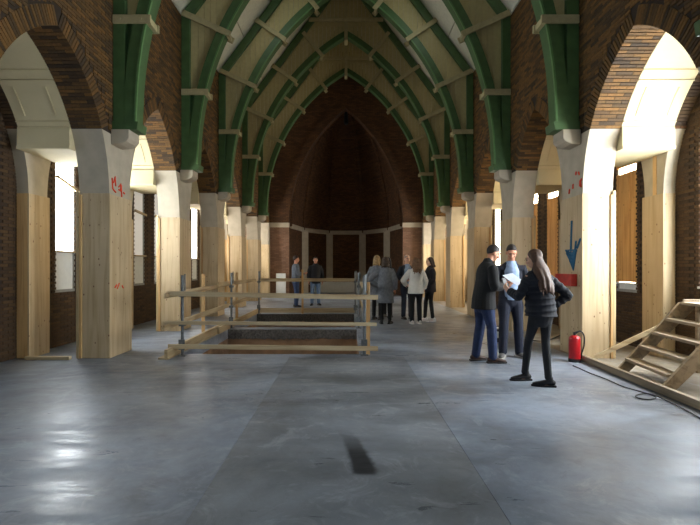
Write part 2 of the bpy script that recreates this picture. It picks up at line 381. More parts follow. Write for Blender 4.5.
# ------------------------------------------------------------------ nave walls with arcades
def prof_top(n=10):
    # pillar stone outline half: straight then flaring into the arch
    pts = [(PL/2, 0), (PL/2, ZS)]
    t1 = math.asin((SPR-ZS)/R)
    for i in range(1, n+1):
        t = t1*i/n; pts.append((PL/2 + A - (XC+R*math.cos(t)), ZS+R*math.sin(t)))
    return pts
PT = prof_top(); KS = range(-2, 6)
def pillar_poly(yc, cut=0): return [(yc-p[0], p[1]) for p in PT] + [(yc+p[0]-cut, p[1]) for p in reversed(PT)]
SIDE = {-1: 'left', 1: 'right'}
ORD = ['', 'nearest', 'second', 'third', 'fourth', 'fifth', 'sixth']
for s in (-1, 1):
    core = MB(); bricks = []
    fx = s*XN; ci = s*(XN+.014); co = s*(XI-.004)
    for k in KS:
        c = bc(k); ar = arch(k, dr=.012); R, XC = arc(k)
        lo = [(c-d, z) for d, z in ar] + [(c+d, z) for d, z in reversed(ar)][1:]
        hi = [(p[0], WH) for p in lo]
        core.strip(lo, hi, 0, ci, co)
        g0 = pf(k)-.25 if k == KS[0] else bc(k-1)+arch(k-1, dr=.012)[0][0]
        core.prism([(g0, SPR), (lo[0][0], SPR), (lo[0][0], WH), (g0, WH)], 0, ci, co)
        # voussoirs
        t0 = math.asin((SPR-ZS)/R); t1 = math.acos(-XC/R); nv = int((t1-t0)*R/.050); dt = (t1-t0)/nv
        for i in range(nv):
            t = t0+dt*(i+.5)
            for sg in (-1, 1):
                for rowx in ([(0, .226), (.232, .226)] if i % 2 == 0 else [(0, .11), (.116, .226), (.348, .11)]):
                    rr = R+.115
                    y = c+sg*(XC+rr*math.cos(t)); z = ZS+rr*math.sin(t)
                    xc_ = s*(XN-.003+rowx[0]+rowx[1]/2)
                    bricks.append(((xc_, y, z), (rowx[1], .23, .042), t if sg > 0 else PI-t))
    # horizontal courses
    def in_ring(y, z):
        for k in KS:
            dy = abs(y-bc(k))
            if dy < bay_half(k)+PL/2:
                r_, x_ = arc(k); return math.hypot(dy-x_, z-ZS) < r_+.235 if z > SPR else False
        return False
    nrow = int((WH-SPR)/.050)
    for r in range(nrow):
        z = SPR+.050*(r+.5); y = YB+.22 + (r % 2)*.11
        while y < YE-.1:
            L = .21
            e0 = in_ring(y-.10, z-.02) or in_ring(y-.10, z+.02); e1 = in_ring(y+.10, z-.02) or in_ring(y+.10, z+.02)
            if not e0 and not e1: bricks.append(((s*(XN+.024), y, z), (.048, L, .041), 0))
            elif not (e0 and e1):
                d = -.05 if e1 else .05
                if not in_ring(y+d, z): bricks.append(((s*(XN+.024), y+d, z), (.048, .10, .041), 0))
            y += .22
    wall = struct(core.build('wall_'+SIDE[s], 'mortar'))
    lay_bricks(bricks, wall, 'brick')

    # white plastered vaults over the aisle, each bay its own shell, with mouldings and the lintels between bays
    ceil = struct(empty('ceiling_aisle_'+SIDE[s]))
    for k in KS:
        c = bc(k); R, XC = arc(k)
        ar = arch(k); ao = arch(k, dr=.1)
        lo = [(c-d, z) for d, z in ar] + [(c+d, z) for d, z in reversed(ar)][1:]
        hi = [(c-d, z) for d, z in ao] + [(c+d, z) for d, z in reversed(ao)][1:]
        vm = MB(); vm.strip(lo, hi, 0, s*XI, s*XP)
        vo = vm.build('vault', 'plaster', ceil)
        for zz, th in ((SPR+.012, .03), (SPR+.09, .012), (4.02, .014), (4.12, .014)):
            tt = math.asin((zz-ZS)/R); y = XC+(R-.008)*math.cos(tt)
            for sg in (-1, 1):
                m = Matrix.Translation((s*(XI+XP)/2, c+sg*y, zz)) @ Matrix.Rotation(tt if sg > 0 else PI-tt, 4, 'X')
                MB().box((-(XP-XI)/2, -.012, -th/2), ((XP-XI)/2, .006, th/2), m).build('moulding', 'plaster', vo)
        for xx in (XI+.16, XP-.16):
            for sg in (-1, 1):
                mm = MB(); tt0 = math.asin((SPR+.16-ZS)/R); tt1 = math.asin((3.95-ZS)/R); pp = []; qq = []
                for i in range(7):
                    t = tt0+(tt1-tt0)*i/6
                    pp.append((c+sg*(XC+(R-.012)*math.cos(t)), ZS+(R-.012)*math.sin(t))); qq.append((c+sg*(XC+(R+.01)*math.cos(t)), ZS+(R+.01)*math.sin(t)))
                mm.strip(pp, qq, 0, s*(xx-.008), s*(xx+.008)); mm.build('moulding', 'plaster', vo)
        # lintel across the aisle between pillar and pilaster
        y0 = pf(k)-.262; y1 = pf(k)+PL+.262
        lt = MB().box((s*XI, y0, 3.19), (s*XP, y1, SPR+.005)).build('lintel', 'plaster', ceil)
        MB().box((s*(XI-.0), y0-.02, 3.15), (s*XP, y1+.02, 3.195)).build('lintel_moulding', 'plaster', lt)

    # outer wall with windows
    core = MB(); bricks = []; wins = []
    ys = []
    for k in KS:
        b0 = pf(k)+PL
        wins.append((k, b0+.27, b0+.92)); wins.append((k, b0+1.48, b0+2.13))
    WZ0, WZ1 = .95, 3.40
    cuts = sorted([YB, YE] + [v for wv in wins for v in wv[1:]])
    cuts = [v for v in cuts if v >= YB]
    for a, b in zip(cuts[:-1], cuts[1:]):
        m = (a+b)/2
        if any(w0 < m < w1 for _, w0, w1 in wins):
            core.prism([(a, 0), (b, 0), (b, WZ0), (a, WZ0)], 0, s*(XO+.012), s*(XO+.3)); core.prism([(a, WZ1), (b, WZ1), (b, 4.9), (a, 4.9)], 0, s*(XO+.012), s*(XO+.3))
        else: core.prism([(a, 0), (b, 0), (b, 4.9), (a, 4.9)], 0, s*(XO+.012), s*(XO+.3))
    wo = struct(core.build('wall_outer_'+SIDE[s], 'mortar'))
    for r in range(int(4.6/.050)):
        z = .050*(r+.5); y = 4.0+(r % 2)*.11
        while y < 17:
            cutw = [wv for wv in wins if wv[1]-.09 < y < wv[2]+.09] if WZ0 < z < WZ1 else []
            if not cutw: bricks.append(((s*(XO+.03), y, z), (.06, .21, .041), 0))
            y += .22
    for k, w0, w1 in wins:                      # toothed jambs: every second course stands out
        if 0 <= k <= 3:
            for r in range(int((WZ1-WZ0)/.050)):
                z = WZ0+.050*(r+.5); q = .028 if r % 2 else .0
                for ye, sg in ((w0, 1), (w1, -1)):
                    bricks.append(((s*(XO+.028), ye-sg*(.045-q), z), (.062, .09, .041), 0))
    for k in range(0, 4):                        # outer brick ring of the blind arch
        c = bc(k); R, XC = arc(k); t0 = math.asin((SPR-ZS)/R); t1 = math.acos(-XC/R); nv = int((t1-t0)*R/.050); dt = (t1-t0)/nv
        for i in range(nv):
            t = t0+dt*(i+.5)
            for sg in (-1, 1):
                rr = R+.115
                bricks.append(((s*(XP+.09), c+sg*(XC+rr*math.cos(t)), ZS+rr*math.sin(t)), (.17, .23, .042), t if sg > 0 else PI-t))
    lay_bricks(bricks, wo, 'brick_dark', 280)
    for k in KS:
        pm = MB().prism(pillar_poly(pf(k)+PL/2, .24), 0, s*XP, s*(XO+.01)).build('pilaster', 'stone', wo)
        MB().prism([(pf(k)-.25, SPR), (pf(k)+PL+.25, SPR), (pf(k)+PL+.25, 4.8), (pf(k)-.25, 4.8)], 0, s*(XP+.01), s*(XO+.01)).build('pilaster_head', 'brick_far', wo)
        if s > 0 and k == 1: MB().box((XP-.012, pf(k)+.16, 2.4), (XP+.002, pf(k)+.24, 3.2)).build('batten', 'plank_z', wo)
    # windows
    for i, (k, w0, w1) in enumerate(wins):
        col, st = WIN[(s, k)]
        wn = struct(empty('window_%d' % (i+1 + (0 if s < 0 else len(wins))), (0, 0, 0)))
        xf0 = s*(XO+.05); boarded = s > 0 and k in (1, 2)
        fr = MB(); 
        for a, b, c0, c1 in ((w0, w0+.05, WZ0, WZ1), (w1-.05, w1, WZ0, WZ1), (w0+.05, w1-.05, WZ0, WZ0+.05), (w0+.05, w1-.05, WZ1-.05, WZ1)):
            fr.box((xf0-.03, a, c0), (xf0+.03, b, c1))
        fr.build('frame', 'window_frame', wn)
        zp = 1.69 if s < 0 else 1.12
        MB().box((xf0-.012, w0+.05, WZ0+.05), (xf0+.012, w1-.05, zp-.02)).build('lower_panel', 'white_sheet', wn)
        MB().box((s*(XO-.04), w0+.02, zp-.03), (s*(XO+.1), w1-.02, zp), None).build('sill', 'plank_y' if s < 0 else 'white_sheet', wn)
        MB().box((xf0-.004, w0+.05, zp), (xf0+.004, w1-.05, WZ1-.05)).build('pane', emis('daylight_%s_%d' % (SIDE[s], k), col, st), wn)
        if boarded:
            nb = 3; bw = (w1-w0-.02)/nb
            for j in range(nb):
                MB().box((s*(XO+.0), w0+.01+bw*j, zp+.01), (s*(XO+.025), w0+.01+bw*(j+1)-.005, 3.10)).build('board', 'board_warm', wn)
            if k == 1: MB().box((s*(XO+.0), w0+.01, 3.22), (s*(XO+.025), w1-.01, WZ1-.01)).build('board', 'board_warm', wn)
        if s < 0 and k in (1, 2):
            MB().beam((-(XO-.03), w0+.0, 2.98 if k == 1 else 2.75), (-(XO-.03), w1+.0, 2.82 if k == 1 else 2.7), .04, .05).build('brace', 'plank_y', wn)
# pillars
for s in (-1, 1):
    for k in range(-1, 6):
        yc = pf(k)+PL/2
        if k >= 1:
            extra = {(-1, 1): ' with an orange paint scrawl', (1, 1): ' with orange paint spots'}.get((s, k), '')
            lab = 'white stone pillar%s, %s in view of the %s arcade' % (extra, ORD[k], SIDE[s])
        else: lab = 'white stone pillar beside the camera, %s arcade, %s' % (SIDE[s], 'at the frame edge' if k == 0 else 'behind the view')
        p = MB().prism(pillar_poly(yc), 0, s*XN, s*XI).build('pillar', 'stone'); tag(p, lab, 'pillar', 'stone pillars of the nave arcades')
        cb = MB().prism([(s*XN, 3.30), (s*3.50, 3.31), (s*3.40, 3.35), (s*3.36, 3.40), (s*3.36, 3.535), (s*XN, 3.535)], 1, pf(k)+.05, pf(k)+.42)
        cb.build('corbel', 'stone', p, bevel=.012)
        if k == 1:
            def stroke(pts, r, mat):
                MB().tube(pts, r, n=6).build('paint_mark', mat, p)
            if s < 0:
                X = -XN+.004
                def Q(u, z): return (X, pf(1)+u, z)
                for pts in ([(.08, 2.78), (.10, 2.62), (.2, 2.58)], [(.13, 2.72), (.17, 2.82), (.2, 2.68)], [(.3, 2.68), (.36, 2.74), (.36, 2.62), (.3, 2.64)], [(.38, 2.72), (.40, 2.54)], [(.46, 2.62), (.5, 2.60)]):
                    stroke([Q(*q) for q in pts], .013, 'spray_orange')
            else:
                X = XN-.004
                for pts in ([(.03, 2.76), (.06, 2.72), (.04, 2.64)], [(.07, 2.74), (.08, 2.66)], [(.30, 2.72), (.31, 2.66)], [(.20, 2.90), (.21, 2.86)], [(.10, 2.84), (.12, 2.88)], [(.42, 2.66), (.44, 2.60)]):
                    stroke([(X, pf(1)+u, z) for u, z in pts], .016, 'spray_orange')

# ------------------------------------------------------------------ rear wall behind the camera, with a tall glowing window added as cool fill
rw = MB()
rw.box((-XO-.3, YB-.3, 0), (-1.9, YB, 12)); rw.box((1.9, YB-.3, 0), (XO+.3, YB, 12)); rw.box((-1.9, YB-.3, 0), (1.9, YB, 1.3)); rw.box((-1.9, YB-.3, 5.6), (1.9, YB, 12))
struct(rw.build('wall_rear', 'brick_pier'))
wn = struct(empty('window_40'))
MB().box((-1.9, YB-.2, 1.3), (1.9, YB-.18, 5.6)).build('pane', emis('daylight_rear', *REAR_FILL), wn)
for x in (-1.9, -.95, 0, .95, 1.9): MB().box((x-.04, YB-.18, 1.3), (x+.04, YB-.1, 5.6)).build('mullion', 'window_frame', wn)

# ------------------------------------------------------------------ roof slopes
ceil = struct(empty('ceiling'))
ax = XN+.02; slope = (RIDGE-WH)/ax; nrm = Vector((slope, 0, 1)).normalized()
def roof_pt(t): return ax*(1-t), WH+(RIDGE-WH)*t        # t 0 eave .. 1 ridge
ROWS = [(0, .20), (.204, .60), (.604, 1.0)]
for s in (-1, 1):
    for k in range(-2, 6):
        y0 = pf(k)+.3; y1 = min(pf(k+1)+.3, YE+.2)
        if k == -2: y0 = YB
        for ri, (ta, tb) in enumerate(ROWS):
            a = roof_pt(ta); b = roof_pt(tb); th = .06
            segs = [(y0+.004, y1-.004, ta, tb)]
            if k in (2, 0, -1) and ri == 1:
                ya, yb = y0+1.25, y0+1.85; tc, td = .265, .45
                segs = [(y0+.004, ya, ta, tb), (yb, y1-.004, ta, tb), (ya, yb, ta, tc), (ya, yb, td, tb)]
                p0 = roof_pt(tc); p1 = roof_pt(td)
                MB().prism([(s*p0[0]+s*nrm.x*.05, p0[1]+.03), (s*p1[0]+s*nrm.x*.05, p1[1]+.03), (s*p1[0]+s*nrm.x*.07, p1[1]+.05), (s*p0[0]+s*nrm.x*.07, p0[1]+.05)], 1, ya, yb).build('skylight', emis('daylight_roof', *SKYL), ceil)
            for (u0, u1, t0_, t1_) in segs:
                a = roof_pt(t0_); b = roof_pt(t1_)
                MB().prism([(s*a[0], a[1]), (s*b[0], b[1]), (s*(b[0]+nrm.x*th), b[1]+nrm.z*th), (s*(a[0]+nrm.x*th), a[1]+nrm.z*th)], 1, u0, u1).build('panel', 'roof_board', ceil)
rc = MB()
for s in (-1, 1):
    rc.prism([(s*(XN-.02), WH-.02), (s*(ax+.1), WH-.02), (s*(ax+.1), WH+.12), (s*(XN-.02), WH+.03)], 1, YB, YE)
    rc.prism([(s*(ax+.1), WH+.06), (0, RIDGE+.2), (0, RIDGE+.3), (s*(ax+.3), WH+.06)], 1, YB, YE)
rc.build('eave_plate', 'roof_board', ceil)

# ------------------------------------------------------------------ timber arch trusses
IC = (-3.286, 3.793); IR = 6.56
def inner(n=22, dr=0):
    pts = [(3.29+dr*.75, 3.535)]
    t1 = math.acos(-IC[0]/(IR+dr)); t0 = .02
    for i in range(n+1):
        t = t0+(t1-t0)*i/n; pts.append((IC[0]+(IR+dr)*math.cos(t), IC[1]+(IR+dr)*math.sin(t)))
    return pts
def z_inner(x):
    return IC[1]+math.sqrt(max(0, IR*IR-(x-IC[0])**2))
def z_roof(x): return WH+(RIDGE-WH)*(1-x/ax)-.03
TW = .28
def truss(k):
    y0 = pf(k)+.10
    lab = 'green and cream boarded arch truss, %s' % ({0: 'its feet just at the frame edges', 1: 'nearest whose feet stand in the picture', 2: 'second from the front', 3: 'third from the front', 4: 'fourth, next to the farthest', 5: 'farthest, framing the apse'}[k])
    t = empty('arch_truss', (0, y0, 0)); tag(t, lab, 'roof truss', 'timber arch trusses of the nave')
    ya, yb = 0, TW
    i0 = inner(); i1 = inner(dr=.19)
    for s in (-1, 1):
        m = MB().strip([(s*p[0], p[1]) for p in i0], [(s*p[0], p[1]) for p in i1], 1, ya, yb); m.build('arch_board', 'green', t)
        e = MB().strip([(s*p[0], p[1]) for p in inner(dr=-.012)], [(s*p[0], p[1]) for p in inner(dr=.02)], 1, ya-.012, ya+.03); e.build('arch_moulding', 'green_light', t)
        m = MB().prism([(s*(XN-.19), 3.535), (s*(XN-.012), 3.535), (s*(XN-.012), WH), (s*(XN-.19), WH)], 1, ya, yb); m.build('post', 'green', t)
        def off(x, z, d): return (s*(x-nrm.x*d), z-nrm.z*d)
        m = MB().prism([off(XN, WH-.02, .01), off(0.0, RIDGE-.02, .01), off(0.0, RIDGE-.02, .21), off(XN, WH-.02, .21)], 1, ya, yb); m.build('rafter', 'green', t)
        m = MB().prism([(s*3.25, 3.537), (s*(XN-.01), 3.537), (s*(XN-.01), 3.66), (s*3.23, 3.66)], 1, ya-.03, yb+.03); m.build('foot_block', 'green', t)
        # cream boards of the infill, one by one
        x = .004; bw = .137
        while x < XN-.1:
            xa, xb = x, min(x+bw-.007, XN-.1)
            za, zb = z_inner(xa)+.05, z_inner(xb)+.05; ra, rb_ = z_roof(xa)-.06, z_roof(xb)-.06
            if xb > 3.05:
                za = zb = 5.2
                za = max(za, z_inner(xa)+.05); zb = za
            ra = min(ra, 11.4); rb_ = min(rb_, 11.4)
            MB().prism([(s*xa, za), (s*xb, zb), (s*xb, rb_), (s*xa, ra)], 1, ya+.10, ya+.125).build('infill_board', 'cream', t)
            x += bw
        MB().prism([(s*3.40, 3.6), (s*3.47, 3.6), (s*3.47, 5.25), (s*3.22, 5.25)], 1, ya+.09, ya+.19).build('web_panel', 'green', t)
        # paired straps, front and back
        for (p, q) in (((3.62, 5.25), (3.03, 5.25)), ((3.60, 7.0), (2.55, 6.52)), ((2.6, 8.46), (1.72, 7.86)), ((1.5, 9.6), (.80, 8.74))):
            for yy in (ya-.045, yb):
                st = MB().beam((s*p[0], yy+.0225, p[1]), (s*q[0], yy+.0225, q[1]), .045, .13, up=(0, 0, 1)).build('strap', 'cream_strap', t, bevel=.006)
                if yy < 0 and k <= 3:
                    for f in (.2, .75):
                        bx = p[0]+(q[0]-p[0])*f; bz = p[1]+(q[1]-p[1])*f
                        MB().tube([(s*bx, yy-.012, bz), (s*bx, yy+.002, bz)], .018, n=8, cap=False).build('bolt', 'cream_strap', st)
            MB().beam((s*(q[0]+.06), ya, q[1]+(p[1]-q[1])*.06), (s*(q[0]+.06), yb, q[1]+(p[1]-q[1])*.06), .07, .10).build('strap_block', 'cream_strap', t)
    for yy in (ya-.05, yb+.005):
        MB().box((-1.3, yy, 9.97), (1.3, yy+.045, 10.1)).build('collar', 'cream_strap', t, bevel=.006)
    MB().box((-.06, ya-.055, 9.3), (.06, yb+.055, 11.6)).build('king_post', 'cream_strap', t, bevel=.006)
for k in range(0, 6 if YE > pf(5) else 5): truss(k)

# ------------------------------------------------------------------ chancel wall and apse
def apse_arch(w=2.72, z0=3.42, za=8.95, n=16, dr=0):
    h = za-z0; r = (w*w+h*h)/(2*w); c = w-r; t1 = math.acos(-c/r)
    return [(c+(r+dr)*math.cos(t1*i/n), z0+(r+dr)*math.sin(t1*i/n)) for i in range(n+1)]
wb = MB(); aa = apse_arch(); YW = YE
for s in (-1, 1):
    lo = [(s*2.72, 0)] + [(s*p[0], p[1]) for p in aa]; 
    wb.prism([(s*2.72, 0), (s*(XO+.3), 0), (s*(XO+.3), 3.42), (s*2.72, 3.42)], 1, YW, YW+.45)
    for i in range(len(aa)-1):
        p, q = aa[i], aa[i+1]
        wb.prism([(s*p[0], p[1]), (s*(XO+.3), p[1]), (s*(XO+.3), q[1]), (s*q[0], q[1])], 1, YW, YW+.45)
    wb.prism([(0, aa[-1][1]), (s*(XO+.3), aa[-1][1]), (s*(XO+.3), 12.2), (0, 12.2)], 1, YW, YW+.45)
wback = struct(wb.build('wall_back', 'brick_far'))
for s in (-1, 1):
    a, b = sorted((s*2.70, s*3.66)); MB().box((a, YW-.06, 0), (b, YW+.0, 3.28)).build('pier_facing', 'brick_pier', wback)
    MB().box((a-.02, YW-.12, 3.28), (b+.02, YW+.02, 3.50)).build('string_course', 'stone', wback)
    MB().strip([(s*p[0], p[1]) for p in apse_arch(dr=.0)], [(s*p[0], p[1]) for p in apse_arch(dr=.35)], 1, YW-.05, YW).build('arch_band', 'brick_far', wback)
for s in (-1, 1):
    a, b = sorted((s*3.60, s*4.08)); MB().box((a, YW-.5, 0), (b, YW-.07, 2.45)).build('respond_boarding', 'ply_pale', wback)
    MB().box((a+.01, YW-.48, 2.45), (b-.01, YW-.07, SPR)).build('respond', 'stone', wback)
PV = [(2.72, YW+.45), (2.30, YW+2.9), (1.0, YW+5.0)]
poly = [(-p[0], p[1]) for p in PV] + [(p[0], p[1]) for p in reversed(PV)]
ap = struct(empty('wall_apse'))
APX = Vector((0, YW+.9, 9.6))
for i in range(len(poly)-1):
    p, q = poly[i], poly[i+1]; d = Vector((q[0]-p[0], q[1]-p[1], 0)).normalized(); n_ = Vector((-d.y, d.x, 0))
    MB().add([(p[0], p[1], 0), (q[0], q[1], 0), (q[0], q[1], 3.4), (p[0], p[1], 3.4)] + [(v[0]+n_.x*.25, v[1]+n_.y*.25, z) for v, z in ((p, 0), (q, 0), (q, 3.4), (p, 3.4))],
        [(0, 1, 2, 3), (4, 7, 6, 5), (0, 4, 5, 1), (1, 5, 6, 2), (2, 6, 7, 3), (3, 7, 4, 0)]).build('wall_panel', 'brick_far', ap)
    # string course
    MB().add([(p[0]-n_.x*a, p[1]-n_.y*a, z) for a in (.08, -.1) for z in (3.28, 3.50)] + [(q[0]-n_.x*a, q[1]-n_.y*a, z) for a in (.08, -.1) for z in (3.28, 3.50)],
        [(0, 1, 5, 4), (2, 3, 7, 6), (1, 3, 7, 5), (0, 2, 6, 4), (0, 1, 3, 2), (4, 5, 7, 6)]).build('string_course', 'stone', ap)
    # web of the vault: curves from the wall head to the crown, with a rib on the corner
    n = 12; vs = []
    for j in range(n+1):
        u = j/n; hz = 3.4+(APX.z-3.4)*math.sin(u*PI/2)**1.0; f = 1-(1-math.cos(u*PI/2))**.85 if u < 1 else 0.0
        for v in (p, q): vs.append((APX.x+(v[0]-APX.x)*f, APX.y+(v[1]-APX.y)*f, hz))
    MB().add(vs, [(2*j, 2*j+1, 2*j+3, 2*j+2) for j in range(n)]).build('vault_web', 'brick_far', ap)
for v in poly:
    pts = []
    for j in range(11):
        u = j/10; hz = 3.4+(APX.z-3.4)*math.sin(u*PI/2); f = 1-(1-math.cos(u*PI/2))**.85 if u < 1 else 0.0
        pts.append((APX.x+(v[0]-APX.x)*f*.985, APX.y+(v[1]-APX.y)*f*.985, hz))
    MB().tube(pts, .07, n=6).build('vault_rib', 'brick_far', ap)
for x, y in ((-2.24, YW+2.86), (-.98, YW+4.9), (.98, YW+4.9), (2.24, YW+2.86)):
    a = math.atan2(x, y-YW-1.5)
    m = Matrix.Translation((x, y, 0)) @ Matrix.Rotation(-a*.6, 4, 'Z')
    MB().box((-.21, -.09, .0), (.21, .09, 3.29), m).build('pilaster', 'stone', ap)
MB().tube([(0, YW+.9, 9.5), (0, YW+.9, 8.5)], [.06, .11], n=10).build('boss', 'iron', ap)
bp = MB().box((-2.1, YW+3.5, 0), (2.2, YW+3.7, .58)); tag(bp.build('plinth_wall', 'white_sheet', bevel=.02), 'low pale wall standing across the apse behind the two men', 'low wall')
b2 = MB().box((-3.3, YW-.2, 0), (-2.85, YW-.07, 1.1)); tag(b2.build('pale_panel', 'white_sheet', bevel=.01), 'pale board leaning at the foot of the brick pier left of the apse', 'board')
b3 = MB().box((2.8, YW-.2, 0), (3.2, YW-.07, 1.0)); tag(b3.build('pale_panel', 'white_sheet', bevel=.01), 'pale board at the foot of the brick pier right of the apse', 'board')

# ------------------------------------------------------------------ plywood cladding round the pillars
CHT = 2.5
for s in (-1, 1):
    for k in range(0, 6):
        y0 = pf(k)-.03; y1 = pf(k)+PL+.03; h = CHT+(.03 if k % 2 else -.02)
        where = '%s arcade pillar' % SIDE[s]
        t = empty('plywood_cladding', (s*XN, y0, 0))
        if k == 0: tag(t, 'plywood boards round the %s pillar at the frame edge' % SIDE[s], 'plywood cladding')
        else: tag(t, 'plywood boards round the %s %s' % (ORD[k], where) + (', blue arrow sprayed on' if (s, k) == (1, 1) else ''), 'plywood cladding')
        t['group'] = 'plywood cladding of the arcade pillars'
        def P(a, b, nm, mat):
            lo = (min(a[0], b[0])-s*XN, a[1]-y0, a[2]); hi = (max(a[0], b[0])-s*XN, b[1]-y0, b[2])
            return MB().box(lo, hi).build(nm, mat, t, bevel=.003)
        P((s*(XN-.022), y0, 0), (s*(XI-.06), y0+.02, h), 'front_panel', 'ply')
        side = P((s*(XN-.022), y0+.022, 0), (s*(XN-.002), y1-.02, h-.01), 'nave_panel', 'ply')
        P((s*(XN-.022), y1-.018, 0), (s*(XI+.0), y1, h), 'back_panel', 'ply')
        P((s*(XI-.055), y0-.02, 0), (s*(XI-.02), y0+.03, h-.02), 'batten', 'plank_z')
        P((s*(XI-.012), y0-.012, 0), (s*(XI+.028), y0+.06, h+.04), 'edge_board', 'ply_pale')
        P((s*(XI+.002), y0+.064, 0), (s*(XI+.022), y1-.02, h), 'aisle_panel', 'ply')
        if (s, k) == (1, 1):
            X = XN-.024; Y = pf(1)
            for pts in ([(.30, 2.13), (.33, 1.66)], [(.16, 1.80), (.24, 1.40), (.47, 1.62)], [(.14, 1.66), (.5, 1.68), (.24, 1.36), (.16, 1.66)], [(.02, 1.83), (.12, 1.70)], [(.2, 1.6), (.36, 1.62), (.27, 1.45)], [(.2, 1.66), (.3, 1.5), (.42, 1.66)], [(.22, 1.55), (.38, 1.57)], [(.25, 1.64), (.26, 1.42)], [(.33, 1.64), (.28, 1.44)], [(.25, 1.50), (.32, 1.51)]):
                MB().tube([(X-s*XN, Y+u-y0, z) for u, z in pts], .022, n=6).build('paint_mark', 'spray_blue', side)
        if (s, k) == (-1, 1):
            for pts in ([(.16, 1.08), (.22, 1.12)], [(.24, 1.06), (.3, 1.14)], [(.4, 1.1), (.44, 1.06)]):
                MB().tube([(.024, u, z) for u, z in pts], .012, n=6).build('paint_mark', 'spray_orange', side)
        # pilaster boards on the outer wall
        t2 = empty('plywood_cladding', (s*XP, y0, 0))
        if k == 0: tag(t2, 'plywood board on the outer wall pilaster behind the %s frame edge' % SIDE[s], 'plywood cladding')
        else: tag(t2, 'plywood board covering the %s aisle wall pilaster, %s from the camera' % (SIDE[s], ORD[k]), 'plywood cladding')
        t2['group'] = 'plywood cladding of the aisle pilasters'
        def P2(a, b, nm, mat):
            lo = (min(a[0], b[0])-s*XP, a[1]-y0, a[2]); hi = (max(a[0], b[0])-s*XP, b[1]-y0, b[2])
            return MB().box(lo, hi).build(nm, mat, t2, bevel=.003)
        P2((s*(XP-.024), y0, 0), (s*(XP-.002), y1-.24, h), 'nave_panel', 'ply')
        P2((s*(XP-.002), y0, 0), (s*(XO-.015), y0+.025, h), 'edge_panel', 'ply' if s > 0 else 'plank_z')

# ------------------------------------------------------------------ railing round the pits
rail = empty('guard_railing', (0, 7.6, 0)); tag(rail, 'timber and steel post guard railing round the two floor pits', 'railing')
def R_(mb, nm, mat, bev=.003): return mb.xf(Matrix.Translation((0, -7.6, 0))).build(nm, mat, rail, bevel=bev)
yf, yb = 7.55, 14.45
XL, XR = -2.72, .32
R_(MB().beam((-2.80, yf-.05, .985), (.50, yf-.05, .925), .03, .075), 'rail', 'plank_x')
R_(MB().beam((-2.86, yf-.05, .53), (.48, yf-.05, .505), .03, .055), 'rail', 'plank_x')
R_(MB().beam((-2.78, yf-.05, .16), (.50, yf-.05, .125), .03, .07), 'toe_board', 'plank_x')
R_(MB().beam((-2.62, yb+.05, 1.01), (.30, yb+.05, 1.01), .03, .10), 'rail', 'plank_x')
R_(MB().beam((-2.62, yb+.05, .53), (.30, yb+.05, .53), .03, .09), 'rail', 'plank_x')
R_(MB().beam((-2.62, yb+.05, .09), (.30, yb+.05, .09), .03, .14), 'toe_board', 'plank_x')
R_(MB().beam((XL-.05, yf-.22, .955), (XL-.05, 11.3, 1.0), .03, .08), 'rail', 'plank_y')
R_(MB().beam((XL+.0, 10.2, 1.03), (XL+.0, yb, 1.0), .03, .09), 'rail', 'plank_y')
R_(MB().beam((XL-.05, yf-.26, .47), (XL-.05, yb, .52), .03, .09), 'rail', 'plank_y')
R_(MB().beam((XL+.0, yf-.3, .075), (XL+.0, 11.0, .09), .05, .15), 'toe_board', 'plank_y')
R_(MB().beam((XL+.06, 10.0, .075), (XL+.06, yb, .08), .05, .14), 'toe_board', 'plank_y')
R_(MB().box((XL-.12, yf-.3, 0), (XL+.04, yb, .03)), 'base_plank', 'plank_y')
R_(MB().beam((XR+.05, yf+.1, .98), (XR+.05, yb, 1.0), .03, .1), 'rail', 'plank_y')
R_(MB().beam((XR+.05, yf+.1, .5), (XR+.05, yb, .52), .03, .08), 'rail', 'plank_y')
def post(x, y, h=1.27):
    m = MB().tube([(x, y, .006), (x, y, h)], .024, n=10, cap=False); o = R_(m, 'post', 'steel', 0)
    T = Matrix.Translation((0, -7.6, 0))
    MB().box((x-.06, y-.05, .0), (x+.06, y+.05, .012)).xf(T).build('base_plate', 'steel', o)
    MB().box((x-.05, y-.035, .1), (x+.045, y-.02, .26)).xf(T).build('toe_bracket', 'steel', o)
    for z in (.47, .93): MB().box((x-.045, y-.045, z), (x+.045, y+.045, z+.05)).xf(T).build('bracket', 'steel', o)
    MB().tube([(x+.03, y+.03, h-.25), (x+.03, y+.03, h+.02)], .012, n=6, cap=False).xf(T).build('locking_bar', 'steel', o)
for x, y in ((XL+.14, yf+.02), (XL+.1, 10.98), (XL+.1, yb), (XR-.03, yf+.04), (XR-.03, 10.98), (XR-.04, yb)): post(x, y)
for x, y, h in ((XL-.09, 9.45, 1.26), (XL-.09, 12.35, 1.26), (-1.305, yb-.04, 1.32), (XR+.035, yf+.14, 1.16)):
    R_(MB().box((x-.03, y-.02, 0), (x+.03, y+.02, h)), 'wood_post', 'plank_z')

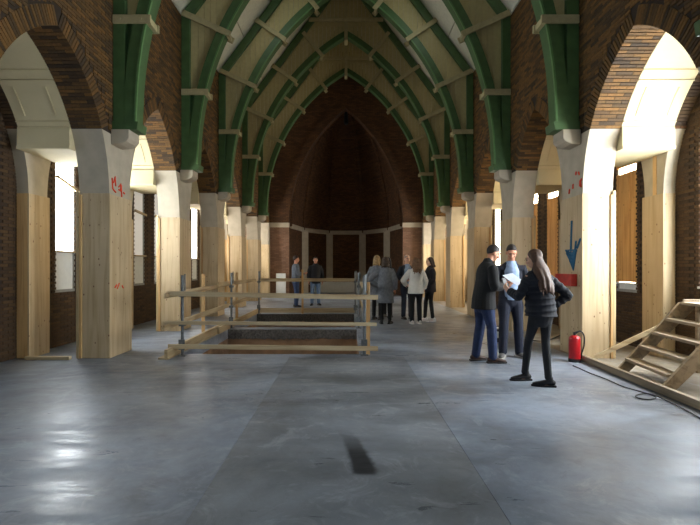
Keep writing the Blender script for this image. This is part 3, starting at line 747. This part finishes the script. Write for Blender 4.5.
# ------------------------------------------------------------------ stair, timbers, cable, extinguisher on the right
st = empty('stair_flight', (3.57, 5.95, 0), -.10); tag(st, 'open wooden stair flight set up in the right aisle', 'stairs')
def T_(mb, nm, mat, par=st): return mb.xf(Matrix.Translation((-3.7, -5.95, 0))).build(nm, mat, par, bevel=.004)
yA, yB_ = 5.42, 6.46
for y in (yA, yB_):
    T_(MB().prism([(3.70, 0), (3.87, 0), (4.68, .84), (4.68, .93), (4.51, .93)], 1, y-.025, y+.025), 'stringer', 'plank_grey')
for i in range(5):
    z = .165+.18*i-.0; x = 3.86+.168*i
    if i == 4: T_(MB().box((4.50, yA+.025, z+.02), (4.86, yB_-.025, z+.055)), 'tread', 'plank_grey')
    else: T_(MB().box((x-.05, yA+.025, z-.018), (x+.13, yB_-.025, z+.018)), 'tread', 'plank_grey')
for y in (yA, yB_):
    T_(MB().box((4.72, y-.025, 0), (4.80, y+.025, .905)), 'support_post', 'plank_grey')
    T_(MB().box((4.56, y-.025, .93), (4.88, y+.025, .97)), 'landing_bearer', 'plank_grey')
T_(MB().box((3.66, yA-.1, .0), (3.70, yB_+.1, .05)), 'foot_rail', 'plank_grey')
pb = MB().beam((3.72, 7.16, .055), (4.84, 6.90, .70), .04, .065); tag(pb.build('brace_plank', 'plank_x', bevel=.004), 'sloping plank rising from the pillar foot behind the stair', 'plank')
sp = MB().beam((3.52, 7.32, .05), (3.44, 3.2, .05), .06, .09); tag(sp.build('sill_beam', 'plank_grey', bevel=.006), 'long timber sill lying on the floor below the stair', 'timber beam')
lp = MB().box((-4.84, 7.22, 0), (-4.17, 7.30, .05)); tag(lp.build('floor_batten', 'plank_x', bevel=.004), 'short timber lying across the left aisle between two plywood boards', 'timber beam')
def curve_tube(name, pts, r, mat, parent=None, cyclic=False):
    # smooth the points then tube
    P = [Vector(p) for p in pts]; out = []
    for i in range(len(P)-1):
        p0 = P[max(i-1, 0)]; p1 = P[i]; p2 = P[i+1]; p3 = P[min(i+2, len(P)-1)]
        for j in range(6):
            t = j/6; out.append(.5*((2*p1)+(p2-p0)*t+(2*p0-5*p1+4*p2-p3)*t*t+(3*p1-p0-3*p2+p3)*t**3))
    out.append(P[-1]); return MB().tube(out, r, n=7).build(name, mat, parent, smooth=True)
def fp(x, y, z=.012):   # floor point under a pixel of the photograph
    d = F*(CH-z)/(y-267); return ((x-346)*d/F, d, z)
cab = curve_tube('cable', [fp(573, 365.5), fp(579, 368), fp(590, 373), fp(606, 379), fp(622, 386), fp(640, 391.5), fp(652, 395), fp(656, 397.5), fp(648, 399.5), fp(638, 398), fp(636, 395.5), fp(645, 393.5), fp(655, 395.3, .03), fp(664, 399.5), fp(680, 407), fp(700, 418), fp(716, 428)], .007, 'rubber')
tag(cab, 'black electric cable with a loop beside the timber sill', 'cable')
c2 = curve_tube('cable', [fp(528, 340), fp(545, 341), fp(556, 337), fp(566, 333), fp(574, 331)], .009, 'rubber'); tag(c2, 'black cable along the foot of the plywood behind the woman', 'cable')
ex = empty('fire_extinguisher', (3.38, 7.1, 0)); tag(ex, 'red fire extinguisher standing at the foot of the right pillar', 'fire extinguisher')
MB().tube([(0, 0, .015), (0, 0, .03), (0, 0, .34), (0, 0, .37), (0, 0, .392)], [.078, .082, .082, .070, .035], n=20, cap=False).build('cylinder', 'red_paint', ex, smooth=True)
MB().tube([(0, 0, 0), (0, 0, .05)], [.084, .084], n=20, cap=False).build('base_ring', 'rubber', ex)
vl = MB().tube([(0, 0, .39), (0, 0, .43)], .02, n=10, cap=False).build('valve', 'iron', ex)
MB().beam((-.02, 0, .43), (.09, 0, .455), .022, .012).build('handle', 'iron', vl)
hz = curve_tube('hose', [(.02, 0, .42), (.09, 0, .45), (.14, .0, .38), (.14, 0, .24), (.105, 0, .12), (.095, 0, .06)], .012, 'rubber', ex)
rp = MB().box((3.52, 7.5, 1.10), (3.612, 8.08, 1.29)); tag(rp.build('red_panel', 'red_panel', bevel=.006), 'red panel fixed on the plywood at hip height behind the woman', 'panel')
bg = empty('tool_case', (2.85, 9.0, 0)); tag(bg, 'small dark tool case on the floor behind the man in the blue shirt', 'case')
MB().box((-.16, -.08, 0), (.16, .08, .24)).build('body', 'rubber', bg, bevel=.015); MB().box((-.12, -.085, .08), (.04, -.079, .2)).build('front_plate', 'white_sheet', bg)
MB().tube([(-.06, 0, .235), (-.06, 0, .29), (.06, 0, .29), (.06, 0, .235)], .012, n=6).build('handle', 'rubber', bg)

# ------------------------------------------------------------------ people
def cloth(name, col, rough=.85, var=.2): return simple('cloth_'+name, col, rough, var=var, scale=18, bmp=.25)
SKIN = simple('skin', '#c98f72', .55, var=.05)
SKIN2 = simple('skin_pale', '#d9a98d', .55, var=.05)
def V(*a): return Vector(a)
def hand(mb, wr, d, n, s=1, curl=.5, r=1):
    # wr wrist, d pointing to the fingers, n palm normal (fingers curl that way), s = side of the thumb
    d = d.normalized(); n = (n-d*n.dot(d)).normalized(); u = d.cross(n)*s
    mb.tube([wr-d*.02, wr+d*.02, wr+d*.06, wr+d*.095], [(.023, .019), (.033, .016), (.041, .016), (.038, .013)], side=u, n=10)
    for i, (o, L) in enumerate(((.029, .074), (.010, .083), (-.010, .078), (-.028, .060))):
        p = wr+d*.088+u*o; q = p; pts = [p]; a = curl*.4
        for f in (.45, .32, .26):
            dd = d*math.cos(a)+n*math.sin(a)+u*(o*.8); q = q+dd*(L*f); pts.append(q); a += curl*.75
        mb.tube(pts, [.0095, .009, .0085, .0075], n=7)
    p = wr+d*.03+u*.026
    mb.tube([p, p+(d*.5+u*.75+n*.25).normalized()*.035, p+(d*.5+u*.75+n*.25).normalized()*.035+(d*.9+u*.15+n*.45).normalized()*.032, p+(d*.5+u*.75+n*.25).normalized()*.035+(d*.9-u*.05+n*.6).normalized()*.055], [.014, .012, .0105, .008], n=7)
def hair_cap(HM, base=.100, slope=.75, r=(.0770, .0965, .099)):
    # a shell over the skull that dives under the skin below the hairline
    mb = MB().ell((0, -.014, .127), r, None, 30, 22); c = Vector((0, -.012, .115)); out = []
    for v in mb.v:
        p = Vector(v)
        zl = base+slope*p.y
        f = min(1, max(0, (p.z-zl+.012)/.034)); w_ = 1+.018*math.sin(p.x*190)*math.sin(p.y*150+p.z*90)
        out.append(tuple(HM @ (c+(p-c)*(.88+(w_-.88)*f))))
    mb.v = out; return mb
def person(label, loc, yaw, H=1.75, female=False, lean=0.0, hipx=0.0, head=(0, 0, 0), arms=None, feet=None, voxel=.009,
           top=None, trousers=None, shoes=('#1b1a1a', '#111111'), hair=None, inner=None, knees=None, skin=SKIN):
    """Local frame: +y forward, +x the person's right. arms: {side: (elbow, wrist, hand_dir, palm_normal, curl)} at 1.75 m scale."""
    g = H/1.75
    root = empty('person', loc, yaw); tag(root, label, 'person'); root.scale = (g, g, g)
    def B(mb, nm, mat, vox=None, sm=4, par=None): return mb.build(nm, mat, par or root, remesh=vox or voxel, sm=sm)
    def tl(z): return V(hipx*min(1, max(0, (z-.1)/.8)) if z < .9 else hipx*max(0, 1-(z-.9)/.6), lean*max(0, z-.92)**1.2, 0)
    shw = .158 if female else .180
    rx = .93 if female else 1.0
    feet = feet or {-1: (-.10, .02, 0), 1: (.10, .0, 0)}
    hip = {k: V(k*.088, 0, .90)+tl(.9) for k in (-1, 1)}
    ank = {k: V(feet[k][0], feet[k][1]-.0, .085) for k in (-1, 1)}
    kne = {}
    for k in (-1, 1):
        kne[k] = (hip[k]+ank[k])/2 + V(0, .03, .05)
        if knees and k in knees: kne[k] = V(*knees[k])
    sho = {k: V(k*shw, 0, 1.375)+tl(1.38) for k in (-1, 1)}
    arms = arms or {}
    AR = {}
    for k in (-1, 1):
        AR[k] = arms.get(k) or ((k*.25, -.02, 1.14), (k*.25, .06, .90), (0, .15, -1), (-k, 0, 0), .5)
        AR[k] = tuple(V(*a) if isinstance(a, tuple) else a for a in AR[k])
        if not arms.get(k): AR[k] = (AR[k][0]+tl(1.14), AR[k][1]+tl(.9)) + AR[k][2:]
    torso = [(.80, .150, .105), (.90, .168, .118), (.98, .160, .112), (1.06, .145, .102), (1.18, .155, .108), (1.30, .172, .116), (1.38, .166, .108), (1.43, .115, .085), (1.475, .06, .058)]
    if female: torso = [(.80, .155, .11), (.90, .172, .125), (.98, .158, .112), (1.06, .132, .098), (1.18, .14, .104), (1.28, .155, .122), (1.37, .152, .104), (1.43, .11, .08), (1.475, .052, .052)]
    nb = V(0, -.005, 1.46)+tl(1.46); hp = V(0, .015+lean*.05, 1.525)+tl(1.52)
    HM = Matrix.Translation(hp) @ Euler((-head[0], head[2], head[1]), 'XYZ').to_matrix().to_4x4()
    # --- body: one continuous skin
    b = MB()
    b.tube([V(0, -.005, z)+tl(z) for z, _, _ in torso], [(a*.85, c*.82) for _, a, c in torso], n=16)
    b.tube([nb-V(0, 0, .06), nb, hp+V(0, .0, .02), HM @ V(0, .0, .08)], [.07, .056, .054, .05], n=12)
    for k in (-1, 1):
        b.tube([sho[k]-V(k*.05, 0, .0), sho[k], AR[k][0].lerp(sho[k], .4), AR[k][0], AR[k][0].lerp(AR[k][1], .35), AR[k][1]], [.05, .052, .045, .038, .038, .024], n=10)
        b.tube([hip[k]+V(0, 0, .02), hip[k].lerp(kne[k], .4), kne[k], kne[k].lerp(ank[k], .3), ank[k]], [.078, .064, .044, .042, .032], n=10)
        fa = feet[k][2]; fd = V(math.sin(fa), math.cos(fa), 0)
        b.tube([ank[k]-fd*.02-V(0, 0, .04), ank[k]+fd*.06-V(0, 0, .05), ank[k]+fd*.13-V(0, 0, .055)], [.03, .032, .022], n=8)
        hand(b, AR[k][1], AR[k][2], AR[k][3], s=1 if AR[k][2].cross(AR[k][3]).dot(V(0, 1, .2)) >= 0 else -1, curl=AR[k][4])
    b.ell((0, -.012, .125), (.074, .093, .095), HM, 18, 12)
    b.ell((0, .028, .075), (.060, .066, .085), HM, 16, 10); b.ell((0, .048, .022), (.042, .044, .034), HM, 14, 8)
    b.tube([HM @ V(0, .086, .108), HM @ V(0, .100, .085), HM @ V(0, .108, .066), HM @ V(0, .092, .058)], [(.009, .009), (.011, .010), (.017, .013), (.014, .010)], n=8)
    b.ell((0, .083, .036), (.024, .013, .010), HM, 10, 6)
    b.ell((0, .082, .125), (.055, .018, .012), HM, 12, 6)
    for k in (-1, 1):
        b.ell((k*.074, -.005, .085), (.011, .021, .031), HM, 10, 6); b.ell((k*.036, .068, .07), (.022, .022, .022), HM, 10, 6)
    body = B(b, 'body', skin, voxel*.72, 2)
    for k in (-1, 1):
        MB().ell((k*.030, .084, .101), (.012, .008, .006), HM, 10, 6).build('eye', simple('eye', '#1c1410', .3), root, smooth=True)
        MB().tube([HM @ V(k*.014, .097, .121), HM @ V(k*.032, .096, .127), HM @ V(k*.05, .083, .120)], .0042, n=6).build('eyebrow', simple('brow', '#2a1c14'), root, smooth=True)
    MB().ell((0, .0955, .036), (.021, .004, .0045), HM, 10, 6).build('mouth', simple('lips', '#9c5a4c', .5), root, smooth=True)
    # --- trousers
    if trousers:
        col, slim = trousers; t = MB()
        t.tube([V(0, 0, z)+tl(z) for z in (.80, .86, .92, .98, 1.04)], [(.15, .115), (.172, .128), (.178, .13), (.166, .12), (.152, .112)], n=16)
        for k in (-1, 1):
            a0 = ank[k]+V(0, 0, -.005 if slim > .9 else .02)
            t.tube([hip[k]+V(-k*.008, 0, -.0), hip[k].lerp(kne[k], .35), hip[k].lerp(kne[k], .75), kne[k], kne[k].lerp(a0, .35), kne[k].lerp(a0, .8), a0],
                   [(.094, .102), .090*slim+.006, .075*slim, .069*slim, .068*slim, .062*slim-.002, .060*slim], n=12)
        B(t, 'trousers', cloth('t'+col[1:], col))
    # --- shoes
    for k in (-1, 1):
        fa = feet[k][2]; M = Matrix.Translation((ank[k].x, ank[k].y, 0)) @ Matrix.Rotation(-fa, 4, 'Z')
        sh = MB(); sh.tube([(0, -.065, .052), (0, -.03, .058), (0, .04, .052), (0, .10, .042), (0, .155, .036), (0, .185, .032)], [(.034, .036), (.038, .042), (.040, .036), (.045, .028), (.041, .021), (.026, .015)], side=(1, 0, 0), n=12)
        sh.tube([(0, -.02, .05), (0, -.015, .12)], [.042, .040], n=10); sh.xf(M)
        so = B(sh, 'shoe', cloth('s'+shoes[0][1:], shoes[0], .5), .008, 2)
        sl = MB(); out = [(-.036, -.09), (.036, -.09), (.040, -.02), (.047, .08), (.040, .155), (.015, .205), (-.018, .205), (-.042, .155), (-.047, .08), (-.040, -.02)]
        sl.prism(out, 2, 0.0, .024).xf(M); sl.build('sole', cloth('l'+shoes[1][1:], shoes[1], .6), so, bevel=.004)
    # --- shirt seen between the open fronts
    if inner:
        m = MB(); m.tube([V(0, .012, z)+tl(z) for z in (.90, 1.0, 1.1, 1.22, 1.34, 1.42, 1.47)], [(.14, .124), (.138, .124), (.13, .120), (.134, .124), (.134, .122), (.10, .09), (.062, .062)], n=16)
        B(m, 'shirt', cloth('i'+inner[1:], inner))
        c = MB()
        for k in (-1, 1): c.beam(nb+V(k*.055, .03, .02), nb+V(k*.03, .085, -.045), .05, .012, up=(0, 1, .4))
        c.build('collar', cloth('i'+inner[1:], inner), root)
    # --- coat, jacket or jumper
    if top:
        col = top['col']; hem = top.get('hem', .86); fat = top.get('fat', .022); open_ = top.get('open', False)
        m = MB(); zs = []; z = hem
        puff = top.get('puff')
        step = .026 if puff else .07
        while z < 1.40: zs.append(z); z += step
        zs += [1.40, 1.44, 1.47]
        def interp(z):
            for (z0, a0, c0), (z1, a1, c1) in zip(torso[:-1], torso[1:]):
                if z0 <= z <= z1: f = (z-z0)/(z1-z0); return a0+(a1-a0)*f, c0+(c1-c0)*f
            return (torso[0][1], torso[0][2]) if z < torso[0][0] else (torso[-1][1], torso[-1][2])
        rr = []
        for z in zs:
            a, c = interp(z)
            if z < 1.15: a = max(a, .150+ (1.15-z)*top.get('flare', .06)); c = max(c, .115+(1.15-z)*top.get('flare', .06)*.8)
            w_ = .010*math.cos((z-hem)*2*PI/.078) if puff and z < 1.40 else 0
            rr.append((a+fat+w_, c+fat+w_))
        yo = -.022 if open_ else 0
        m.tube([V(0, yo if z > 1.0 else yo*.6, z)+tl(z) for z in zs], rr, n=20, cap=False)
        for k in (-1, 1):
            e, wv = AR[k][0], AR[k][1]; cuff = e.lerp(wv, top.get('cuff', .94))
            pts = []; rads = []; s0 = sho[k]
            if puff:
                nseg = 22
                for i in range(nseg+1):
                    t = i/nseg
                    p = s0.lerp(e, t*2) if t < .5 else e.lerp(cuff, t*2-1)
                    pts.append(p); rads.append(.072-.022*t+.007*math.cos(i*2*PI/3.0))
                pts = [s0-V(k*.06, 0, .03)] + pts; rads = [.075]+rads
            else:
                f2 = fat*.9
                pts = [s0-V(k*.07, 0, .02), s0, s0.lerp(e, .4), s0.lerp(e, .85), e, e.lerp(cuff, .3), cuff]
                rads = [.056+f2, .051+f2, .049+f2, .044+f2, .043+f2, .042+f2, .033+f2]
            m.tube(pts, rads, n=12)
        if top.get('collar', True): m.tube([nb-V(0, .0, .02), nb+V(0, -.008, .045)], [(.085, .082), (.074, .072)], n=14)
        j = B(m, top.get('name', 'jacket'), cloth('j'+col[1:], col, var=top.get('var', .2)), voxel*(.8 if puff else 1), 2 if puff else 4)
    # --- hair
    if hair:
        col, style = hair; m = MB(); hm = simple('hair_'+col[1:], col, .62, var=.35, scale=30, bmp=.3)
        if style in ('short', 'bald'):
            (hair_cap(HM) if style == 'short' else hair_cap(HM, .085, .9, (.0765, .095, .088))).build('hair', hm, root, smooth=True)
        else:
            m.ell((0, -.022, .135), (.082, .096, .090), HM, 18, 12)
            L = {'long': .46, 'mid': .30, 'bob': .13}[style]; bk = {'long': .055, 'mid': .045, 'bob': 0}[style]
            top_ = HM @ V(0, -.05, .14); end = hp+V(0, -.150-bk*1.3, .1-L)
            if style == 'bob':
                m.tube([top_, HM @ V(0, -.07, .06), hp+V(0, -.085, -.01), end+V(0, .02, 0)], [(.080, .06), (.084, .06), (.082, .05), (.07, .035)], n=14)
            else:
                rs = random.Random(3)
                for q in range(13):                # locks fanned over the back
                    u = (q-6)/6; e = end+V(u*.115+rs.uniform(-.012, .012), .03*u*u+rs.uniform(-.012, .012), rs.uniform(-.05, .06)+.05*u*u)
                    m.tube([HM @ V(u*.05, -.05, .16), HM @ V(u*.075, -.07+.03*u*u, .07), hp+V(u*.10, -.095-bk*.3+.04*u*u, -.03), hp.lerp(e, .6)+V(u*.02+rs.uniform(-.01, .01), -.04-bk*.3+.03*u*u, 0), e],
                           [.034, .034, .031, .026, .009], n=8)
            for k in (-1, 1): m.tube([HM @ V(k*.06, .0, .17), HM @ V(k*.078, -.005, .09), HM @ V(k*.078, -.03, .0), HM @ V(k*.075, -.06, -.06)], [.022, .026, .03, .028], n=8)
            B(m, 'hair', hm, .009, 2)
    return root
R90 = PI/2
# near group
person('man in long dark coat and blue jeans holding a paper, left of three', (2.03, 7.08, 0), -R90+.12, 1.74, lean=.16, head=(.42, 0, 0),
    arms={1: ((.25, .06, 1.12), (.10, .30, 1.14), (-.25, 1, .1), (-.6, 0, .8), .7), -1: ((-.24, .08, 1.12), (-.06, .34, 1.16), (.2, 1, .1), (.6, 0, .8), .7)},
    feet={1: (.10, .10, .15), -1: (-.11, -.08, -.1)}, voxel=.008, top=dict(col='#08090c', hem=.79, fat=.034, flare=.10, name='coat'), trousers=('#1e2c4e', 1.08), shoes=('#3b251c', '#1a120e'), hair=('#241a16', 'short'))
person('man in a light blue shirt and dark cardigan facing the camera, middle of three', (2.56, 7.48, 0), PI-.12, 1.76, lean=.08, head=(.42, -.1, 0),
    arms={1: ((.27, .02, 1.13), (.16, .27, 1.10), (-.45, 1, .15), (-.7, 0, .6), .6), -1: ((-.27, -.03, 1.14), (-.30, .04, .90), (0, .15, -1), (1, 0, 0), .6)},
    feet={1: (.13, .08, .35), -1: (-.13, .02, -.35)}, voxel=.008, top=dict(col='#171b28', hem=.86, fat=.014, flare=.03, open=True, collar=False, name='cardigan'), inner='#8ea3c4', trousers=('#151a2c', 1.1), shoes=('#5c5a58', '#b0aca6'), hair=('#2a211c', 'short'))
person('woman in a black quilted jacket with long brown hair, hand on hip, seen from behind', (2.29, 5.72, 0), .42, 1.62, True, lean=.03, hipx=.05, head=(.28, .55, 0),
    arms={1: ((.43, -.10, 1.14), (.20, .02, .97), (-.8, .5, -.2), (-.3, 0, -1), .9), -1: ((-.23, .10, 1.13), (-.16, .34, 1.19), (-.1, .8, .6), (.9, 0, .2), .9)},
    feet={1: (.03, -.14, -.9), -1: (.01, .24, -1.2)}, voxel=.008, top=dict(col='#10131d', hem=.88, fat=.048, flare=.05, puff=True, cuff=.95), trousers=('#14161b', .78), shoes=('#0d0d0e', '#0a0a0a'), hair=('#4c301d', 'long'), skin=SKIN2)
pp = MB().add([(-.105, -.15, 0), (.105, -.15, 0), (.105, .15, .0), (-.105, .15, .0), (-.105, 0, -.012), (.105, 0, -.012)], [(0, 1, 5, 4), (4, 5, 2, 3)])
po = pp.build('paper_sheet', 'paper'); sol = po.modifiers.new('thick', 'SOLIDIFY'); sol.thickness = .002
po.location = (2.46, 6.99, 1.222); po.rotation_euler = (.5, -.15, .5); tag(po, 'white sheet of paper held between the two men', 'paper')
ph = MB().box((-.036, -.005, -.075), (.036, .005, .075)).build('phone', 'rubber', bevel=.005); ph.location = (2.03, 6.12, 1.19); ph.rotation_euler = (-.4, 0, .5)
tag(ph, 'dark phone in the raised hand of the woman in the quilted jacket', 'phone')
# middle group
akL = ((-.42, -.06, 1.13), (-.20, .04, .98), (.8, .5, -.2), (.3, 0, -1), .8)
person('woman in a long grey coat with one hand on her hip, back to the camera', (.97, 11.8, 0), -.15, 1.66, True, arms={-1: akL}, feet={1: (.11, .02, .3), -1: (-.10, .0, -.2)}, voxel=.012,
    top=dict(col='#6f737a', hem=.55, fat=.034, flare=.07, name='coat'), trousers=('#101012', .85), shoes=('#0e0e0e', '#0a0a0a'), hair=('#4a3a2e', 'bob'))
person('blonde woman in a pale grey coat half hidden behind the grey coat', (.82, 12.75, 0), -.5, 1.72, True, voxel=.013, top=dict(col='#7c828c', hem=.60, fat=.03, flare=.06, name='coat'), trousers=('#15161a', .9), hair=('#a98e62', 'bob'), skin=SKIN2)
person('dark haired person in black hidden behind the woman in grey', (1.17, 13.4, 0), 2.6, 1.68, True, voxel=.013, top=dict(col='#0d0d10', hem=.80, fat=.028), trousers=('#0d0d10', .9), hair=('#1a1210', 'bob'))
person('bald man in a dark blue suit and pale shirt facing the camera', (1.64, 12.95, 0), PI+.25, 1.74, lean=.02, voxel=.012, arms={1: ((.27, .0, 1.13), (.12, .22, 1.05), (-.9, .4, 0), (0, -.6, .6), .8)}, top=dict(col='#121724', hem=.78, fat=.018, open=True, collar=False, flare=.04), inner='#8a97ad', trousers=('#151b2a', 1.05), shoes=('#1b1512', '#0e0c0b'), hair=('#8c8178', 'bald'), skin=SKIN2)
person('woman in a white jacket and black trousers with loose fair hair, seen from behind', (1.72, 11.8, 0), .15, 1.64, True, voxel=.012,
    arms={-1: ((-.34, .04, 1.14), (-.22, .20, 1.02), (.6, .8, 0), (.6, 0, -.5), .8), 1: ((.26, -.02, 1.13), (.26, .10, .93), (0, .3, -1), (-1, 0, 0), .6)},
    top=dict(col='#d9d4cb', hem=.80, fat=.034, flare=.10, var=.06), trousers=('#0f0f12', 1.0), shoes=('#d8d5d0', '#e6e3de'), hair=('#6b4c30', 'mid'), skin=SKIN2)
person('woman in a dark jacket and leggings with white sneakers, seen from the side', (2.17, 12.4, 0), R90+.15, 1.66, True, voxel=.012, lean=-.03, head=(.1, 0, 0),
    arms={1: ((.22, -.05, 1.14), (.20, .08, .93), (0, .4, -1), (-1, 0, 0), .6), -1: ((-.22, -.02, 1.13), (-.12, .18, 1.02), (.4, .9, 0), (0, 0, 1), .7)}, feet={1: (.07, .12, .1), -1: (-.08, -.05, -.1)},
    top=dict(col='#1f1a1f', hem=.80, fat=.034, flare=.05), trousers=('#121114', .84), shoes=('#dcd9d4', '#e8e6e2'), hair=('#3a2a20', 'bob'), skin=SKIN2)
# far pair
person('man in a grey jumper and blue jeans standing in profile beyond the pits', (-1.75, 16.7, 0), -R90+.3, 1.80, voxel=.014, arms={1: ((.25, .04, 1.13), (.08, .26, 1.12), (-.6, 1, .1), (0, 0, 1), .7), -1: ((-.25, .04, 1.13), (-.05, .27, 1.15), (.6, 1, 0), (0, 0, 1), .7)},
    top=dict(col='#5b6470', hem=.84, fat=.020, flare=.03, collar=False, name='jumper'), trousers=('#26395c', 1.05), shoes=('#1b1b1f', '#707070'), hair=('#3a2a22', 'short'))
person('man in a black jacket and pale jeans facing the camera beyond the pits', (-1.12, 17.6, 0), PI+.15, 1.78, voxel=.014, feet={1: (.13, .05, .3), -1: (-.12, .0, -.3)},
    top=dict(col='#0c0e16', hem=.78, fat=.028, flare=.03), trousers=('#5f7694', 1.05), shoes=('#151517', '#101010'), hair=('#2a1e18', 'short'))
